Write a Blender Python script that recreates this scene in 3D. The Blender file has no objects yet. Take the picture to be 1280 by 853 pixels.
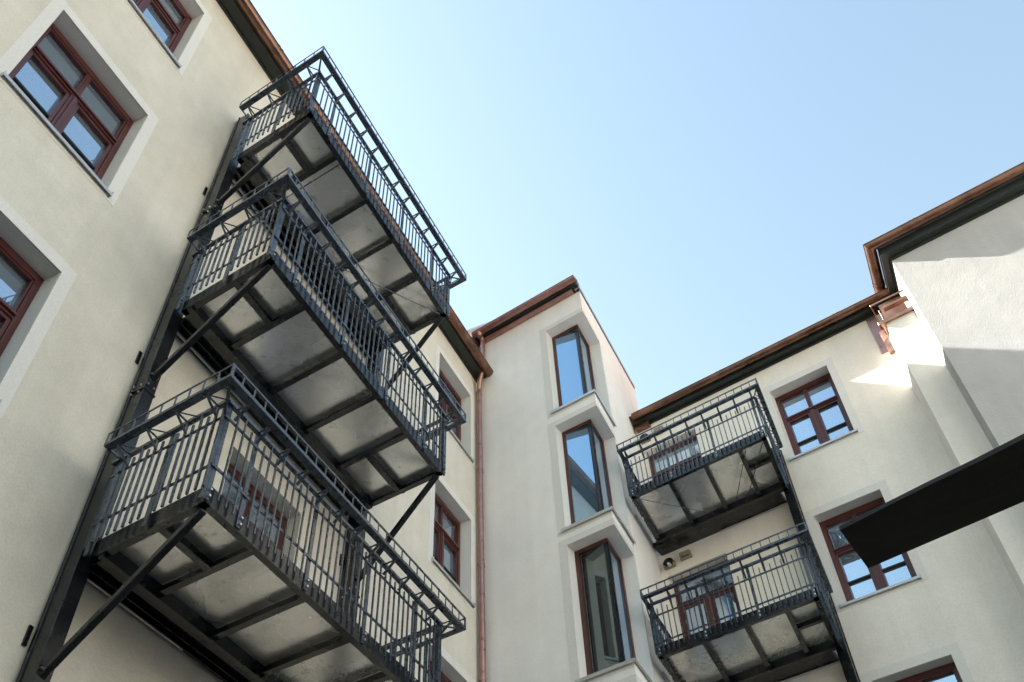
import bpy, bmesh, math, random
from mathutils import Vector, Matrix
random.seed(7)
scene = bpy.context.scene
COL = scene.collection

# ------------------------------------------------------------------ camera, sky, sun, exposure
CZ = 1.6                                   # eye height above the courtyard paving
cam_d = bpy.data.cameras.new('camera'); cam = bpy.data.objects.new('camera', cam_d); COL.objects.link(cam)
Rc = Matrix(((0.8167467, -0.57587439 * -1, -0.0359654),
             (-0.45357402, 0.60226427, -0.65692341),
             (-0.3566447, 0.552853, 0.75309901)))
# rows: image right, image down, forward (in world axes)
right = Vector(Rc[0]); down = Vector(Rc[1]); fwd = Vector(Rc[2])
M = Matrix((( right.x, -down.x, -fwd.x, 0), (right.y, -down.y, -fwd.y, 0), (right.z, -down.z, -fwd.z, CZ), (0, 0, 0, 1)))
cam.matrix_world = M
cam_d.sensor_width = 36.0; cam_d.lens = 36.0 * 1156.495 / 1280.0
cam_d.clip_start = 0.05; cam_d.clip_end = 3000
scene.camera = cam

AZ = math.radians(10.487)
SUN_EL = math.atan(0.763)
sun_to = Vector((-math.cos(AZ) * math.cos(SUN_EL), -math.sin(AZ) * math.cos(SUN_EL), math.sin(SUN_EL)))
world = bpy.data.worlds.new('World'); scene.world = world; world.use_nodes = True
nt = world.node_tree; nt.nodes.clear()
sky = nt.nodes.new('ShaderNodeTexSky'); sky.sky_type = 'NISHITA'; sky.sun_disc = False
sky.sun_elevation = SUN_EL; sky.sun_rotation = math.atan2(sun_to.x, sun_to.y)
sky.air_density = 2.3; sky.dust_density = 1.1; sky.ozone_density = 0.3; sky.altitude = 100
bgn = nt.nodes.new('ShaderNodeBackground'); bgn.inputs['Strength'].default_value = 0.062
wo = nt.nodes.new('ShaderNodeOutputWorld')
nt.links.new(sky.outputs[0], bgn.inputs[0]); nt.links.new(bgn.outputs[0], wo.inputs[0])
sl = bpy.data.lights.new('sun', 'SUN'); sl.energy = 5.0; sl.angle = math.radians(0.53); sl.color = (1.0, 0.945, 0.87)
so = bpy.data.objects.new('sun', sl); COL.objects.link(so)
so.rotation_euler = sun_to.to_track_quat('Z', 'Y').to_euler()
vs = scene.view_settings
vs.view_transform = 'Standard'; vs.look = 'None'; vs.gamma = 1.0; vs.use_curve_mapping = False
vs.exposure = 2.22
scene.render.engine = 'CYCLES'
scene.cycles.max_bounces = 8; scene.cycles.diffuse_bounces = 5; scene.cycles.glossy_bounces = 4
scene.cycles.sample_clamp_indirect = 8.0

# ------------------------------------------------------------------ materials
def nodes(m):
    m.use_nodes = True; t = m.node_tree; return t, t.nodes['Principled BSDF']
def simple(name, col, rough=.5, metal=0.0, ior=1.5, noise=0.0, nscale=8.0, bump=0.0, bscale=120.0, rvar=0.0, stretch=(1, 1, 1)):
    m = bpy.data.materials.new(name); t, b = nodes(m)
    b.inputs['Base Color'].default_value = (*col, 1); b.inputs['Roughness'].default_value = rough
    b.inputs['Metallic'].default_value = metal; b.inputs['IOR'].default_value = ior
    g = t.nodes.new('ShaderNodeNewGeometry'); mp = t.nodes.new('ShaderNodeMapping'); mp.inputs['Scale'].default_value = stretch
    t.links.new(g.outputs['Position'], mp.inputs['Vector'])
    if noise or rvar:
        n = t.nodes.new('ShaderNodeTexNoise'); n.inputs['Scale'].default_value = nscale; n.inputs['Detail'].default_value = 5
        n.inputs['Roughness'].default_value = .6
        t.links.new(mp.outputs[0], n.inputs['Vector'])
        if noise:
            r = t.nodes.new('ShaderNodeMapRange'); r.inputs['From Min'].default_value = .28; r.inputs['From Max'].default_value = .72
            r.inputs['To Min'].default_value = 1 - noise; r.inputs['To Max'].default_value = 1 + noise
            t.links.new(n.outputs['Fac'], r.inputs['Value'])
            mx = t.nodes.new('ShaderNodeVectorMath'); mx.operation = 'SCALE'; mx.inputs[0].default_value = col
            t.links.new(r.outputs[0], mx.inputs['Scale']); t.links.new(mx.outputs[0], b.inputs['Base Color'])
        if rvar:
            r2 = t.nodes.new('ShaderNodeMapRange'); r2.inputs['From Min'].default_value = .3; r2.inputs['From Max'].default_value = .7
            r2.inputs['To Min'].default_value = rough - rvar; r2.inputs['To Max'].default_value = rough + rvar
            t.links.new(n.outputs['Fac'], r2.inputs['Value']); t.links.new(r2.outputs[0], b.inputs['Roughness'])
    if bump:
        n2 = t.nodes.new('ShaderNodeTexNoise'); n2.inputs['Scale'].default_value = bscale; n2.inputs['Detail'].default_value = 3
        t.links.new(g.outputs['Position'], n2.inputs['Vector'])
        bp = t.nodes.new('ShaderNodeBump'); bp.inputs['Strength'].default_value = bump; bp.inputs['Distance'].default_value = .01
        t.links.new(n2.outputs['Fac'], bp.inputs['Height']); t.links.new(bp.outputs[0], b.inputs['Normal'])
    return m

def plaster(name, col, bump=.25, bscale=70, stain=.07, broad=2.0, dist=.006):
    """float-finished render: broad cloudy tone, fine grain, faint vertical rain marks"""
    m = bpy.data.materials.new(name); t, b = nodes(m); L = t.links.new
    b.inputs['Roughness'].default_value = .92; b.inputs['Specular IOR Level'].default_value = .25
    g = t.nodes.new('ShaderNodeNewGeometry')
    def nz(scale, detail, st=(1, 1, 1)):
        mp = t.nodes.new('ShaderNodeMapping'); mp.inputs['Scale'].default_value = st
        n = t.nodes.new('ShaderNodeTexNoise'); n.inputs['Scale'].default_value = scale; n.inputs['Detail'].default_value = detail
        L(g.outputs['Position'], mp.inputs['Vector']); L(mp.outputs[0], n.inputs['Vector']); return n
    def mr(n, lo, hi, a=.3, c=.7):
        r = t.nodes.new('ShaderNodeMapRange'); r.inputs['From Min'].default_value = a; r.inputs['From Max'].default_value = c
        r.inputs['To Min'].default_value = lo; r.inputs['To Max'].default_value = hi; L(n.outputs['Fac'], r.inputs['Value']); return r
    def mul(a, c):
        k = t.nodes.new('ShaderNodeMath'); k.operation = 'MULTIPLY'; L(a.outputs[0], k.inputs[0]); L(c.outputs[0], k.inputs[1]); return k
    k = mul(mr(nz(.55, 4), 1 - stain, 1 + stain * .5), mr(nz(3.2, 6), 1 - stain * .5, 1 + stain * .4))
    k = mul(k, mr(nz(2.2, 5, (1, 1, .12)), 1 - stain * .6, 1 + stain * .3))
    k = mul(k, mr(nz(60, 3), .93, 1.06))
    s = t.nodes.new('ShaderNodeVectorMath'); s.operation = 'SCALE'; s.inputs[0].default_value = col
    L(k.outputs[0], s.inputs['Scale']); L(s.outputs[0], b.inputs['Base Color'])
    k = mul(k, mr(nz(7.5, 4, (1, 1, .05)), .975, 1.015)); L(k.outputs[0], s.inputs['Scale'])
    n1 = nz(bscale, 4); n2 = nz(9, 3)
    ad = t.nodes.new('ShaderNodeMath'); ad.operation = 'MULTIPLY_ADD'; ad.inputs[1].default_value = broad
    L(n2.outputs['Fac'], ad.inputs[0]); L(n1.outputs['Fac'], ad.inputs[2])
    bp = t.nodes.new('ShaderNodeBump'); bp.inputs['Strength'].default_value = bump; bp.inputs['Distance'].default_value = dist
    L(ad.outputs[0], bp.inputs['Height']); L(bp.outputs[0], b.inputs['Normal'])
    return m

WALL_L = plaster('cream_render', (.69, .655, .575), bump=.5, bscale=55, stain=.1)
WALL_T = plaster('cream_render_tower', (.86, .845, .82), bump=.18, stain=.05)
WALL_R = plaster('cream_render_right', (.82, .79, .72), bump=.22)
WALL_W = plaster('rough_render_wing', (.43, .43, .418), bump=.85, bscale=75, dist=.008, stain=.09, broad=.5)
PALE = plaster('pale_render', (.80, .79, .76))
DGREY = plaster('grey_render', (.36, .34, .31))
TRIM = plaster('smooth_white_render', (.72, .71, .68), bump=.06, stain=.03)
REDW = simple('oxblood_paint', (.085, .024, .023), .34, noise=.18, nscale=5, bump=.04, bscale=60)
REDD = simple('dark_oxblood_door_paint', (.07, .022, .019), .35, noise=.18, nscale=5)
DKSEAL = simple('black_gasket', (.012, .012, .013), .5)
SILL = simple('grey_aluminium', (.52, .53, .54), .38, metal=.55, noise=.06)
STEEL = simple('anthracite_steel', (.0065, .0078, .0105), .26, noise=.25, nscale=3, rvar=.06)
STEEL.node_tree.nodes['Principled BSDF'].inputs['IOR'].default_value = 1.55
RAIL = simple('sky_tinted_rail_steel', (.033, .046, .068), .28, noise=.25, nscale=9, rvar=.08, ior=1.75)  # same steel, with the blue sky light on thin bars put into its colour
BOLT = simple('zinc_bolt', (.6, .6, .6), .3, metal=1)
COPPER = simple('weathered_copper', (.215, .12, .085), .36, metal=.88, noise=.4, nscale=4, rvar=.1, stretch=(1, 1, 1))
COPPER_N = simple('bright_copper', (.42, .23, .16), .34, metal=.85, noise=.2, nscale=5, rvar=.08)
COPPER_D = simple('aged_copper_pipe', (.40, .23, .205), .34, metal=.8, noise=.25, nscale=7, rvar=.1)
BOARD = simple('dark_green_board', (.013, .018, .016), .5, noise=.2, nscale=3)
ZINC = simple('zinc_sheet', (.62, .64, .69), .4, metal=.4, noise=.1)
TILE = simple('roof_tile_clay', (.22, .09, .06), .8, noise=.25, nscale=6)
WOOD = simple('old_dark_timber', (.014, .011, .008), .8, noise=.4, nscale=6, bump=.3, bscale=30, stretch=(.25, 3, 3))
GROUND = simple('courtyard_paving', (.11, .105, .10), .9, noise=.2, nscale=2, bump=.3, bscale=20)
VENTM = simple('beige_plastic', (.27, .23, .17), .5)
LAMPG = simple('opal_glass', (.8, .8, .78), .2)
CURT = simple('pale_curtain', (.55, .55, .52), .9, noise=.1, nscale=3)

def glass(name, col=(.012, .015, .018), metal=.8):
    m = simple(name, col, .012, metal=metal, ior=1.6, bump=.012, bscale=1.3)
    return m
GLASS = glass('window_glass', (.45, .58, .72)); GLASS_T = glass('tower_glass', (.27, .44, .63)); GLASS_D = glass('dark_reflection_glass', (.15, .19, .19), .8)  # GLASS_D: dark reflection of the low tower panes put into the glass tint

def galv():
    """galvanised sheet: large grey mottling with dark smudges"""
    m = bpy.data.materials.new('galvanised_sheet'); t, b = nodes(m); L = t.links.new
    b.inputs['Metallic'].default_value = .72
    g = t.nodes.new('ShaderNodeNewGeometry')
    n = t.nodes.new('ShaderNodeTexNoise'); n.inputs['Scale'].default_value = 1.1; n.inputs['Detail'].default_value = 3; n.inputs['Roughness'].default_value = .5; n.inputs['Distortion'].default_value = .3
    n2 = t.nodes.new('ShaderNodeTexVoronoi'); n2.inputs['Scale'].default_value = 55
    n3 = t.nodes.new('ShaderNodeTexNoise'); n3.inputs['Scale'].default_value = 7; n3.inputs['Detail'].default_value = 8; n3.inputs['Roughness'].default_value = .75
    for q in (n, n2, n3): L(g.outputs['Position'], q.inputs['Vector'])
    r = t.nodes.new('ShaderNodeValToRGB'); e = r.color_ramp.elements
    e[0].position = .34; e[0].color = (.60, .60, .595, 1); e[1].position = .56; e[1].color = (.80, .80, .79, 1)
    e2 = r.color_ramp.elements.new(.44); e2.color = (.75, .75, .74, 1)
    L(n.outputs['Fac'], r.inputs['Fac'])
    r3 = t.nodes.new('ShaderNodeMapRange'); r3.inputs['From Min'].default_value = .34; r3.inputs['From Max'].default_value = .42
    r3.inputs['To Min'].default_value = .6; r3.inputs['To Max'].default_value = 1.0; L(n3.outputs['Fac'], r3.inputs['Value'])
    r2 = t.nodes.new('ShaderNodeMapRange'); r2.inputs['To Min'].default_value = .92; r2.inputs['To Max'].default_value = 1.08
    L(n2.outputs['Color'], r2.inputs['Value'])
    k = t.nodes.new('ShaderNodeMath'); k.operation = 'MULTIPLY'; L(r2.outputs[0], k.inputs[0]); L(r3.outputs[0], k.inputs[1])
    s = t.nodes.new('ShaderNodeVectorMath'); s.operation = 'SCALE'; L(r.outputs[0], s.inputs[0]); L(k.outputs[0], s.inputs['Scale'])
    L(s.outputs[0], b.inputs['Base Color'])
    rr = t.nodes.new('ShaderNodeMapRange'); rr.inputs['From Min'].default_value = .35; rr.inputs['From Max'].default_value = .65
    rr.inputs['To Min'].default_value = .31; rr.inputs['To Max'].default_value = .21; L(n.outputs['Fac'], rr.inputs['Value']); L(rr.outputs[0], b.inputs['Roughness'])
    return m
GALV = galv()

# ------------------------------------------------------------------ frames and mesh helpers
class Fr:
    """wall frame: a runs along the wall, o stands out from it, z is height (measured from eye level)"""
    def __init__(s, O, u, n): s.O = Vector(O); s.u = Vector(u); s.n = Vector(n)
    def p(s, a, o, z): return s.O + s.u * a + s.n * o + Vector((0, 0, z + CZ))
UX = Vector((1, 0, 0)); uL = Vector((-math.sin(AZ), math.cos(AZ), 0)); nL = Vector((math.cos(AZ), math.sin(AZ), 0))
D = 5.75; YT = 10.73; YR = 13.36; YP = 12.737; YW = 12.285
FL = Fr(nL * -D, uL, nL)
FT = Fr((0, YT, 0), UX, (0, -1, 0))
CT = Vector((-5.2, YT, 0)); FS = Fr(CT, uL, nL)
FR = Fr((0, YR, 0), UX, (0, -1, 0)); FP = Fr((0, YP, 0), UX, (0, -1, 0)); FW = Fr((0, YW, 0), UX, (0, -1, 0))

class MB:
    def __init__(s): s.v = []; s.f = []; s.m = []; s.cur = 0
    def face(s, pts):
        i = len(s.v); s.v += [Vector(p) for p in pts]; s.f.append(tuple(range(i, i + len(pts)))); s.m.append(s.cur)
    def hexa(s, c):      # 8 corners: 4 lower ring, 4 upper ring
        i = len(s.v); s.v += [Vector(p) for p in c]
        for q in ((3, 2, 1, 0), (4, 5, 6, 7), (0, 1, 5, 4), (1, 2, 6, 5), (2, 3, 7, 6), (3, 0, 4, 7)):
            s.f.append(tuple(i + k for k in q)); s.m.append(s.cur)
    def box(s, fr, a0, a1, o0, o1, z0, z1):
        P = fr.p; s.hexa([P(a0, o0, z0), P(a1, o0, z0), P(a1, o1, z0), P(a0, o1, z0), P(a0, o0, z1), P(a1, o0, z1), P(a1, o1, z1), P(a0, o1, z1)])
    def bar(s, p, q, w, h, up=(0, 0, 1)):
        p = Vector(p); q = Vector(q); d = (q - p).normalized(); up = Vector(up)
        x = d.cross(up)
        if x.length < 1e-4: x = d.cross(Vector((1, 0, 0)))
        x.normalize(); y = x.cross(d); x = x * w / 2; y = y * h / 2
        s.hexa([p - x - y, p + x - y, p + x + y, p - x + y, q - x - y, q + x - y, q + x + y, q - x + y])
    def tube(s, p, q, r, n=8, r2=None, caps=True):
        p = Vector(p); q = Vector(q); d = (q - p).normalized(); r2 = r if r2 is None else r2
        x = d.cross(Vector((0, 0, 1)))
        if x.length < 1e-4: x = Vector((1, 0, 0))
        x.normalize(); y = d.cross(x); i = len(s.v)
        for c, rr in ((p, r), (q, r2)):
            for k in range(n):
                t = 2 * math.pi * k / n; s.v.append(c + (x * math.cos(t) + y * math.sin(t)) * rr)
        for k in range(n):
            j = (k + 1) % n; s.f.append((i + k, i + j, i + n + j, i + n + k)); s.m.append(s.cur)
        if caps:
            s.f.append(tuple(i + k for k in range(n))); s.m.append(s.cur); s.f.append(tuple(i + n + k for k in range(n))); s.m.append(s.cur)
    def tubes(s, pts, r, n=10):
        for a, b in zip(pts, pts[1:]): s.tube(a, b, r, n)
    def prism(s, ring0, ring1, caps=True):
        n = len(ring0); i = len(s.v); s.v += [Vector(p) for p in ring0] + [Vector(p) for p in ring1]
        for k in range(n):
            j = (k + 1) % n; s.f.append((i + k, i + j, i + n + j, i + n + k)); s.m.append(s.cur)
        if caps: s.f.append(tuple(range(i, i + n))); s.m.append(s.cur); s.f.append(tuple(range(i + n, i + 2 * n))); s.m.append(s.cur)
    def sweep(s, path, prof, z0=0.0, closed=False):
        """path: xy points with the outside on the given side (normals listed); prof: (out, z) ring"""
        P = [Vector((p[0], p[1], 0)) for p in path]; N = []
        for a, b in zip(P, P[1:]):
            d = (b - a).normalized(); N.append(Vector((d.y, -d.x, 0)))
        rings = []
        for i, p in enumerate(P):
            if i == 0: m = N[0]
            elif i == len(P) - 1: m = N[-1]
            else:
                m = (N[i - 1] + N[i]).normalized(); m = m / m.dot(N[i])
            rings.append([p + m * o + Vector((0, 0, z + CZ + z0)) for o, z in prof])
        for a, b in zip(rings, rings[1:]): s.prism(a, b)

ORIG = {}
def link(o, parent=None):
    COL.objects.link(o)
    if parent is not None: o.parent = parent
def thing(name, label, cat, loc, group=None):
    o = bpy.data.objects.new(name, None); o.empty_display_size = .3; loc = Vector(loc)
    o.location = loc; link(o); ORIG[o.name] = loc
    o['label'] = label; o['category'] = cat
    if group: o['group'] = group
    return o
def wl(o): return ORIG[o.name]
def mk(name, mb, mats, parent=None, at=None, smooth=False, bevel=0, kind=None, label=None):
    """link a mesh whose vertices are in world coordinates; origin at `at`"""
    at = Vector(at) if at is not None else (wl(parent) if parent is not None else Vector((0, 0, 0)))
    me = bpy.data.meshes.new(name); me.from_pydata([tuple(v - at) for v in mb.v], [], mb.f)
    mats = mats if isinstance(mats, (list, tuple)) else [mats]
    for m in mats: me.materials.append(m)
    me.polygons.foreach_set('material_index', [min(k, len(mats) - 1) for k in mb.m])
    bm = bmesh.new(); bm.from_mesh(me); bmesh.ops.remove_doubles(bm, verts=bm.verts, dist=1e-5)
    bmesh.ops.recalc_face_normals(bm, faces=bm.faces)
    if bevel: bmesh.ops.bevel(bm, geom=[e for e in bm.edges if e.is_manifold and e.calc_face_angle(0) > .5], offset=bevel, segments=1, affect='EDGES')
    bm.to_mesh(me); bm.free()
    if smooth:
        for p in me.polygons: p.use_smooth = True
        try: me.set_sharp_from_angle(angle=math.radians(40))
        except Exception: pass
    o = bpy.data.objects.new(name, me); link(o, parent); ORIG[o.name] = at
    o.location = at - (wl(parent) if parent is not None else Vector((0, 0, 0)))
    if kind: o['kind'] = kind
    if label: o['label'] = label
    return o
def again(src, parent, at):
    """same mesh again at another world point"""
    o = src.copy(); link(o, parent); at = Vector(at); ORIG[o.name] = at; o.location = at - wl(parent); return o

# ------------------------------------------------------------------ setting
g = MB(); S_ = 1500
g.face([(-S_, -S_, 0), (S_, -S_, 0), (S_, S_, 0), (-S_, S_, 0)])
o = mk('ground', g, GROUND, kind='structure')

# ------------------------------------------------------------------ walls with openings
def wall(mb, fr, a0, a1, z0, z1, ops, depth=.22, back=1.0, a0b=None, a1b=None):
    """front sheet with holes, reveals, and a closed block behind"""
    A = sorted({a0, a1, *[q for o in ops for q in o[:2]]}); Z = sorted({z0, z1, *[q for o in ops for q in o[2:4]]})
    for i in range(len(A) - 1):
        for j in range(len(Z) - 1):
            ca = (A[i] + A[i + 1]) / 2; cz = (Z[j] + Z[j + 1]) / 2
            if any(o[0] < ca < o[1] and o[2] < cz < o[3] for o in ops): continue
            mb.face([fr.p(A[i], 0, Z[j]), fr.p(A[i + 1], 0, Z[j]), fr.p(A[i + 1], 0, Z[j + 1]), fr.p(A[i], 0, Z[j + 1])])
    for (b0, b1, y0, y1) in [o[:4] for o in ops]:
        R0 = [fr.p(b0, 0, y0), fr.p(b1, 0, y0), fr.p(b1, 0, y1), fr.p(b0, 0, y1)]
        R1 = [fr.p(b0, -depth - .12, y0), fr.p(b1, -depth - .12, y0), fr.p(b1, -depth - .12, y1), fr.p(b0, -depth - .12, y1)]
        for k in range(4):
            j = (k + 1) % 4; mb.face([R0[k], R0[j], R1[j], R1[k]])
        mb.face(R1)
    a0b = a0 if a0b is None else a0b; a1b = a1 if a1b is None else a1b
    F0 = [fr.p(a0, 0, z0), fr.p(a1, 0, z0), fr.p(a1, 0, z1), fr.p(a0, 0, z1)]
    B0 = [fr.p(a0b, -back, z0), fr.p(a1b, -back, z0), fr.p(a1b, -back, z1), fr.p(a0b, -back, z1)]
    for k in range(4):
        j = (k + 1) % 4; mb.face([F0[k], F0[j], B0[j], B0[k]])
    mb.face(B0)

def frame_ring(mb, fr, a0, a1, z0, z1, w, o0, o1, wt=None, wb=None):
    wt = w if wt is None else wt; wb = w if wb is None else wb
    mb.box(fr, a0, a0 + w, o0, o1, z0, z1); mb.box(fr, a1 - w, a1, o0, o1, z0, z1)
    mb.box(fr, a0 + w, a1 - w, o0, o1, z1 - wt, z1)
    if wb: mb.box(fr, a0 + w, a1 - w, o0, o1, z0, z0 + wb)

def window(parent, fr, a0, a1, z0, z1, dep=.2, trim=.145, sill=True, label=None):
    """casement window: frame, transom, centre post, sashes with a glazing bar, five panes, sill, painted surround"""
    mb = MB(); o0 = -dep - .10; o1 = -dep; am = (a0 + a1) / 2; H = z1 - z0; zt = z0 + H * .625
    frame_ring(mb, fr, a0, a1, z0, z1, .075, o0, o1, wt=.085, wb=.05)
    mb.box(fr, a0 + .075, a1 - .075, o0, o1 + .008, zt - .035, zt + .035)      # transom
    mb.box(fr, a0 + .075, a1 - .075, o1 + .008, o1 + .035, zt - .006, zt + .03)  # transom moulding
    mb.box(fr, am - .055, am + .055, o0, o1 + .004, z0 + .05, zt - .035)        # meeting stiles
    mb.box(fr, am - .022, am + .022, o1 + .004, o1 + .022, z0 + .05, zt - .035)
    mb.box(fr, am - .015, am + .015, o0, o1 - .008, zt + .035, z1 - .085)
    for b0, b1 in ((a0 + .075, am - .055), (am + .055, a1 - .075)):
        frame_ring(mb, fr, b0, b1, z0 + .05, zt - .035, .04, o0 + .01, o1 - .012, wb=.05)
    for b0, b1 in ((a0 + .075, am - .015), (am + .015, a1 - .075)):
        frame_ring(mb, fr, b0, b1, zt + .035, z1 - .085, .022, o0 + .01, o1 - .014)
    w = mk('window', mb, REDW, parent, bevel=.004, at=fr.p(am, -dep, z0), label=label)
    def pane(b0, b1, c0, c1):
        p = MB(); p.box(fr, b0, b1, o0 + .02, o0 + .028, c0, c1); mk('pane', p, GLASS, w, at=fr.p((b0 + b1) / 2, o0, c0))
    zb = z0 + .1 + (zt - z0) * .33
    for b0, b1 in ((a0 + .115, am - .095), (am + .095, a1 - .115)):
        pane(b0 - .01, b1 + .01, z0 + .1, zb - .01); pane(b0 - .01, b1 + .01, zb + .01, zt - .075)
        gb = MB(); gb.box(fr, b0, b1, o0 + .02, o1 - .02, zb - .013, zb + .013); mk('glazing_bar', gb, DKSEAL, w, at=fr.p((b0 + b1) / 2, o0, zb))
    for b0, b1 in ((a0 + .095, am - .035), (am + .035, a1 - .095)): pane(b0 - .01, b1 + .01, zt + .055, z1 - .105)
    if sill:
        s = MB(); P = fr.p
        s.hexa([P(a0 - .05, -dep, z0 - .012), P(a1 + .05, -dep, z0 - .012), P(a1 + .05, .05, z0 - .045), P(a0 - .05, .05, z0 - .045),
                P(a0 - .05, -dep, z0 + .004), P(a1 + .05, -dep, z0 + .004), P(a1 + .05, .05, z0 - .028), P(a0 - .05, .05, z0 - .028)])
        s.box(fr, a0 - .05, a1 + .05, .042, .05, z0 - .068, z0 - .046)
        for e in (a0 - .052, a1 + .045): s.box(fr, e, e + .007, -.01, .055, z0 - .08, z0 + .0)
        mk('sill', s, SILL, w, at=P(am, 0, z0))
    if trim:
        t = MB(); k = trim; e = .004
        t.box(fr, a0 - k, a0, -.01, e, z0 - .11, z1 + k); t.box(fr, a1, a1 + k, -.01, e, z0 - .11, z1 + k)
        t.box(fr, a0, a1, -.01, e, z1, z1 + k); t.box(fr, a0, a1, -.01, e, z0 - .11, z0 - .05)
        rv = .003
        t.box(fr, a0, a0 + rv, -dep, -.01, z0, z1); t.box(fr, a1 - rv, a1, -dep, -.01, z0, z1); t.box(fr, a0 + rv, a1 - rv, -dep, -.01, z1 - rv, z1)
        mk('surround', t, TRIM, w, at=fr.p(am, 0, z1))
    return w

def balcony_door(parent, fr, a0, a1, z0, z1, dep=.2):
    """two-leaf glazed door with a transom light over it"""
    mb = MB(); o0 = -dep - .06; o1 = -dep; am = (a0 + a1) / 2; zt = z1 - .52
    frame_ring(mb, fr, a0, a1, z0, z1, .08, o0, o1, wt=.09, wb=.03)
    mb.box(fr, a0 + .08, a1 - .08, o0, o1 + .01, zt - .04, zt + .04); mb.box(fr, a0 + .08, a1 - .08, o1 + .01, o1 + .035, zt, zt + .035)
    mb.box(fr, am - .06, am + .06, o0, o1 + .005, z0 + .03, zt - .04); mb.box(fr, am - .018, am + .018, o0, o1 - .005, zt + .04, z1 - .09)
    for b0, b1 in ((a0 + .08, am - .06), (am + .06, a1 - .08)):
        frame_ring(mb, fr, b0, b1, z0 + .03, zt - .04, .05, o0 + .01, o1 - .012, wb=.42)
    d = mk('balcony_door', mb, REDD, parent, bevel=.004, at=fr.p(am, -dep, z0))
    def pane(b0, b1, c0, c1):
        p = MB(); p.box(fr, b0, b1, o0 + .02, o0 + .028, c0, c1); mk('pane', p, GLASS, d, at=fr.p((b0 + b1) / 2, o0, c0))
    for b0, b1 in ((a0 + .12, am - .1), (am + .1, a1 - .12)):
        pane(b0, b1, z0 + .44, z0 + 1.2); pane(b0, b1, z0 + 1.23, zt - .08)
        gb = MB(); gb.box(fr, b0, b1, o0 + .015, o1 - .015, z0 + 1.2, z0 + 1.23); mk('glazing_bar', gb, REDW, d, at=fr.p((b0 + b1) / 2, o0, z0 + 1.2))
    for b0, b1 in ((a0 + .08, am - .018), (am + .018, a1 - .08)): pane(b0, b1, zt + .04, z1 - .09)
    h = MB(); h.tube(fr.p(am + .03, o1 + .01, z0 + 1.05), fr.p(am + .03, o1 + .05, z0 + 1.05), .011); h.tube(fr.p(am + .03, o1 + .05, z0 + 1.05), fr.p(am + .14, o1 + .05, z0 + 1.05), .01)
    mk('handle', h, SILL, d, at=fr.p(am, o1, z0 + 1.05))
    return d

def gutter_prof(oc, zc, r, n=12):
    """open half-round trough as a thin closed ring, with a beaded outer lip"""
    out = [(oc + r * math.cos(t), zc + r * math.sin(t)) for t in [math.pi + math.pi * k / n for k in range(n + 1)]]
    inn = [(oc + (r - .006) * math.cos(t), zc + (r - .006) * math.sin(t)) for t in [2 * math.pi - math.pi * k / n for k in range(n + 1)]]
    bead = [(oc + r + .012, zc + .004), (oc + r + .012, zc + .016), (oc + r - .004, zc + .018)]
    return out + bead + inn
def gutter(parent, path, oc, zc, r, joints=(), mat=None):
    mb = MB(); mb.sweep(path, gutter_prof(oc, zc, r))
    go = mk('gutter', mb, mat or COPPER, parent, smooth=True, at=Vector((path[0][0], path[0][1], zc + CZ)))
    for (i, t) in joints:       # soldered laps
        a = Vector((*path[i], 0)); b = Vector((*path[i + 1], 0)); d = (b - a).normalized(); c = a.lerp(b, t)
        if mb is None: pass
        for dd in (-.05, .03):
            j = MB(); q = c + d * dd
            j.sweep([(q.x, q.y), ((q + d * .035).x, (q + d * .035).y)], gutter_prof(oc, zc, r + .007)); mk('gutter_joint', j, mat or COPPER, go, smooth=True, at=q + Vector((0, 0, zc + CZ)))
    return go
def capend(parent, p, d, oc, zc, r, mat=None):
    d = Vector((d[0], d[1], 0)).normalized(); n = Vector((d.y, -d.x, 0)); p = Vector((p[0], p[1], zc + CZ)) + n * oc
    pts = [p + n * r * math.cos(t) + Vector((0, 0, r * math.sin(t))) for t in [math.pi + math.pi * k / 12 for k in range(13)]]
    mb = MB(); mb.prism(pts, [q + d * .008 for q in pts]); mk('gutter_end', mb, mat or COPPER, parent, at=p)

def downpipe(parent, pts, r, mat, rings):
    mb = MB(); mb.tubes(pts, r, 14)
    for p in pts[1:-1]:
        pass
    dp = mk('downpipe', mb, mat, parent, smooth=True, at=pts[-1])
    for p in rings:
        k = MB(); p = Vector(p); k.tube(p, p + Vector((0, 0, .05)), r + .008, 14); k.box(Fr(p - Vector((0, 0, p.z)), UX, (0, 1, 0)), -.01, .01, 0, .12, p.z - CZ + .01, p.z - CZ + .035)
        mk('pipe_clip', k, mat, dp, smooth=True, at=p)
    return dp

# ------------------------------------------------------------------ left building
LB = thing('apartment_building', 'long cream rendered building on the left, steel balconies and oxblood windows on its wall', 'building', FL.p(1, -3, -CZ))
HEADS = [-2.21, .88, 3.97, 7.06, 10.15, 13.24]
wcols = [(1.66, 3.06), (10.33, 11.65)]
ops = []
for h in HEADS:
    for a, b in wcols: ops.append((a, b, h - 1.66, h))
    if h > 0: ops.append((-2.9, -1.5, h - 1.66, h))
    if h > 5: ops.append((5.73, 7.08, h - 2.38, h))
ops = [o for o in ops if o[2] > -1.2]
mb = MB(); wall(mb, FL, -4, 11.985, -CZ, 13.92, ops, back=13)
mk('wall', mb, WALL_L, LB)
for o_ in ops:
    if abs(o_[0] - 5.73) < .01: balcony_door(LB, FL, *o_)
    else: window(LB, FL, *o_)
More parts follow.
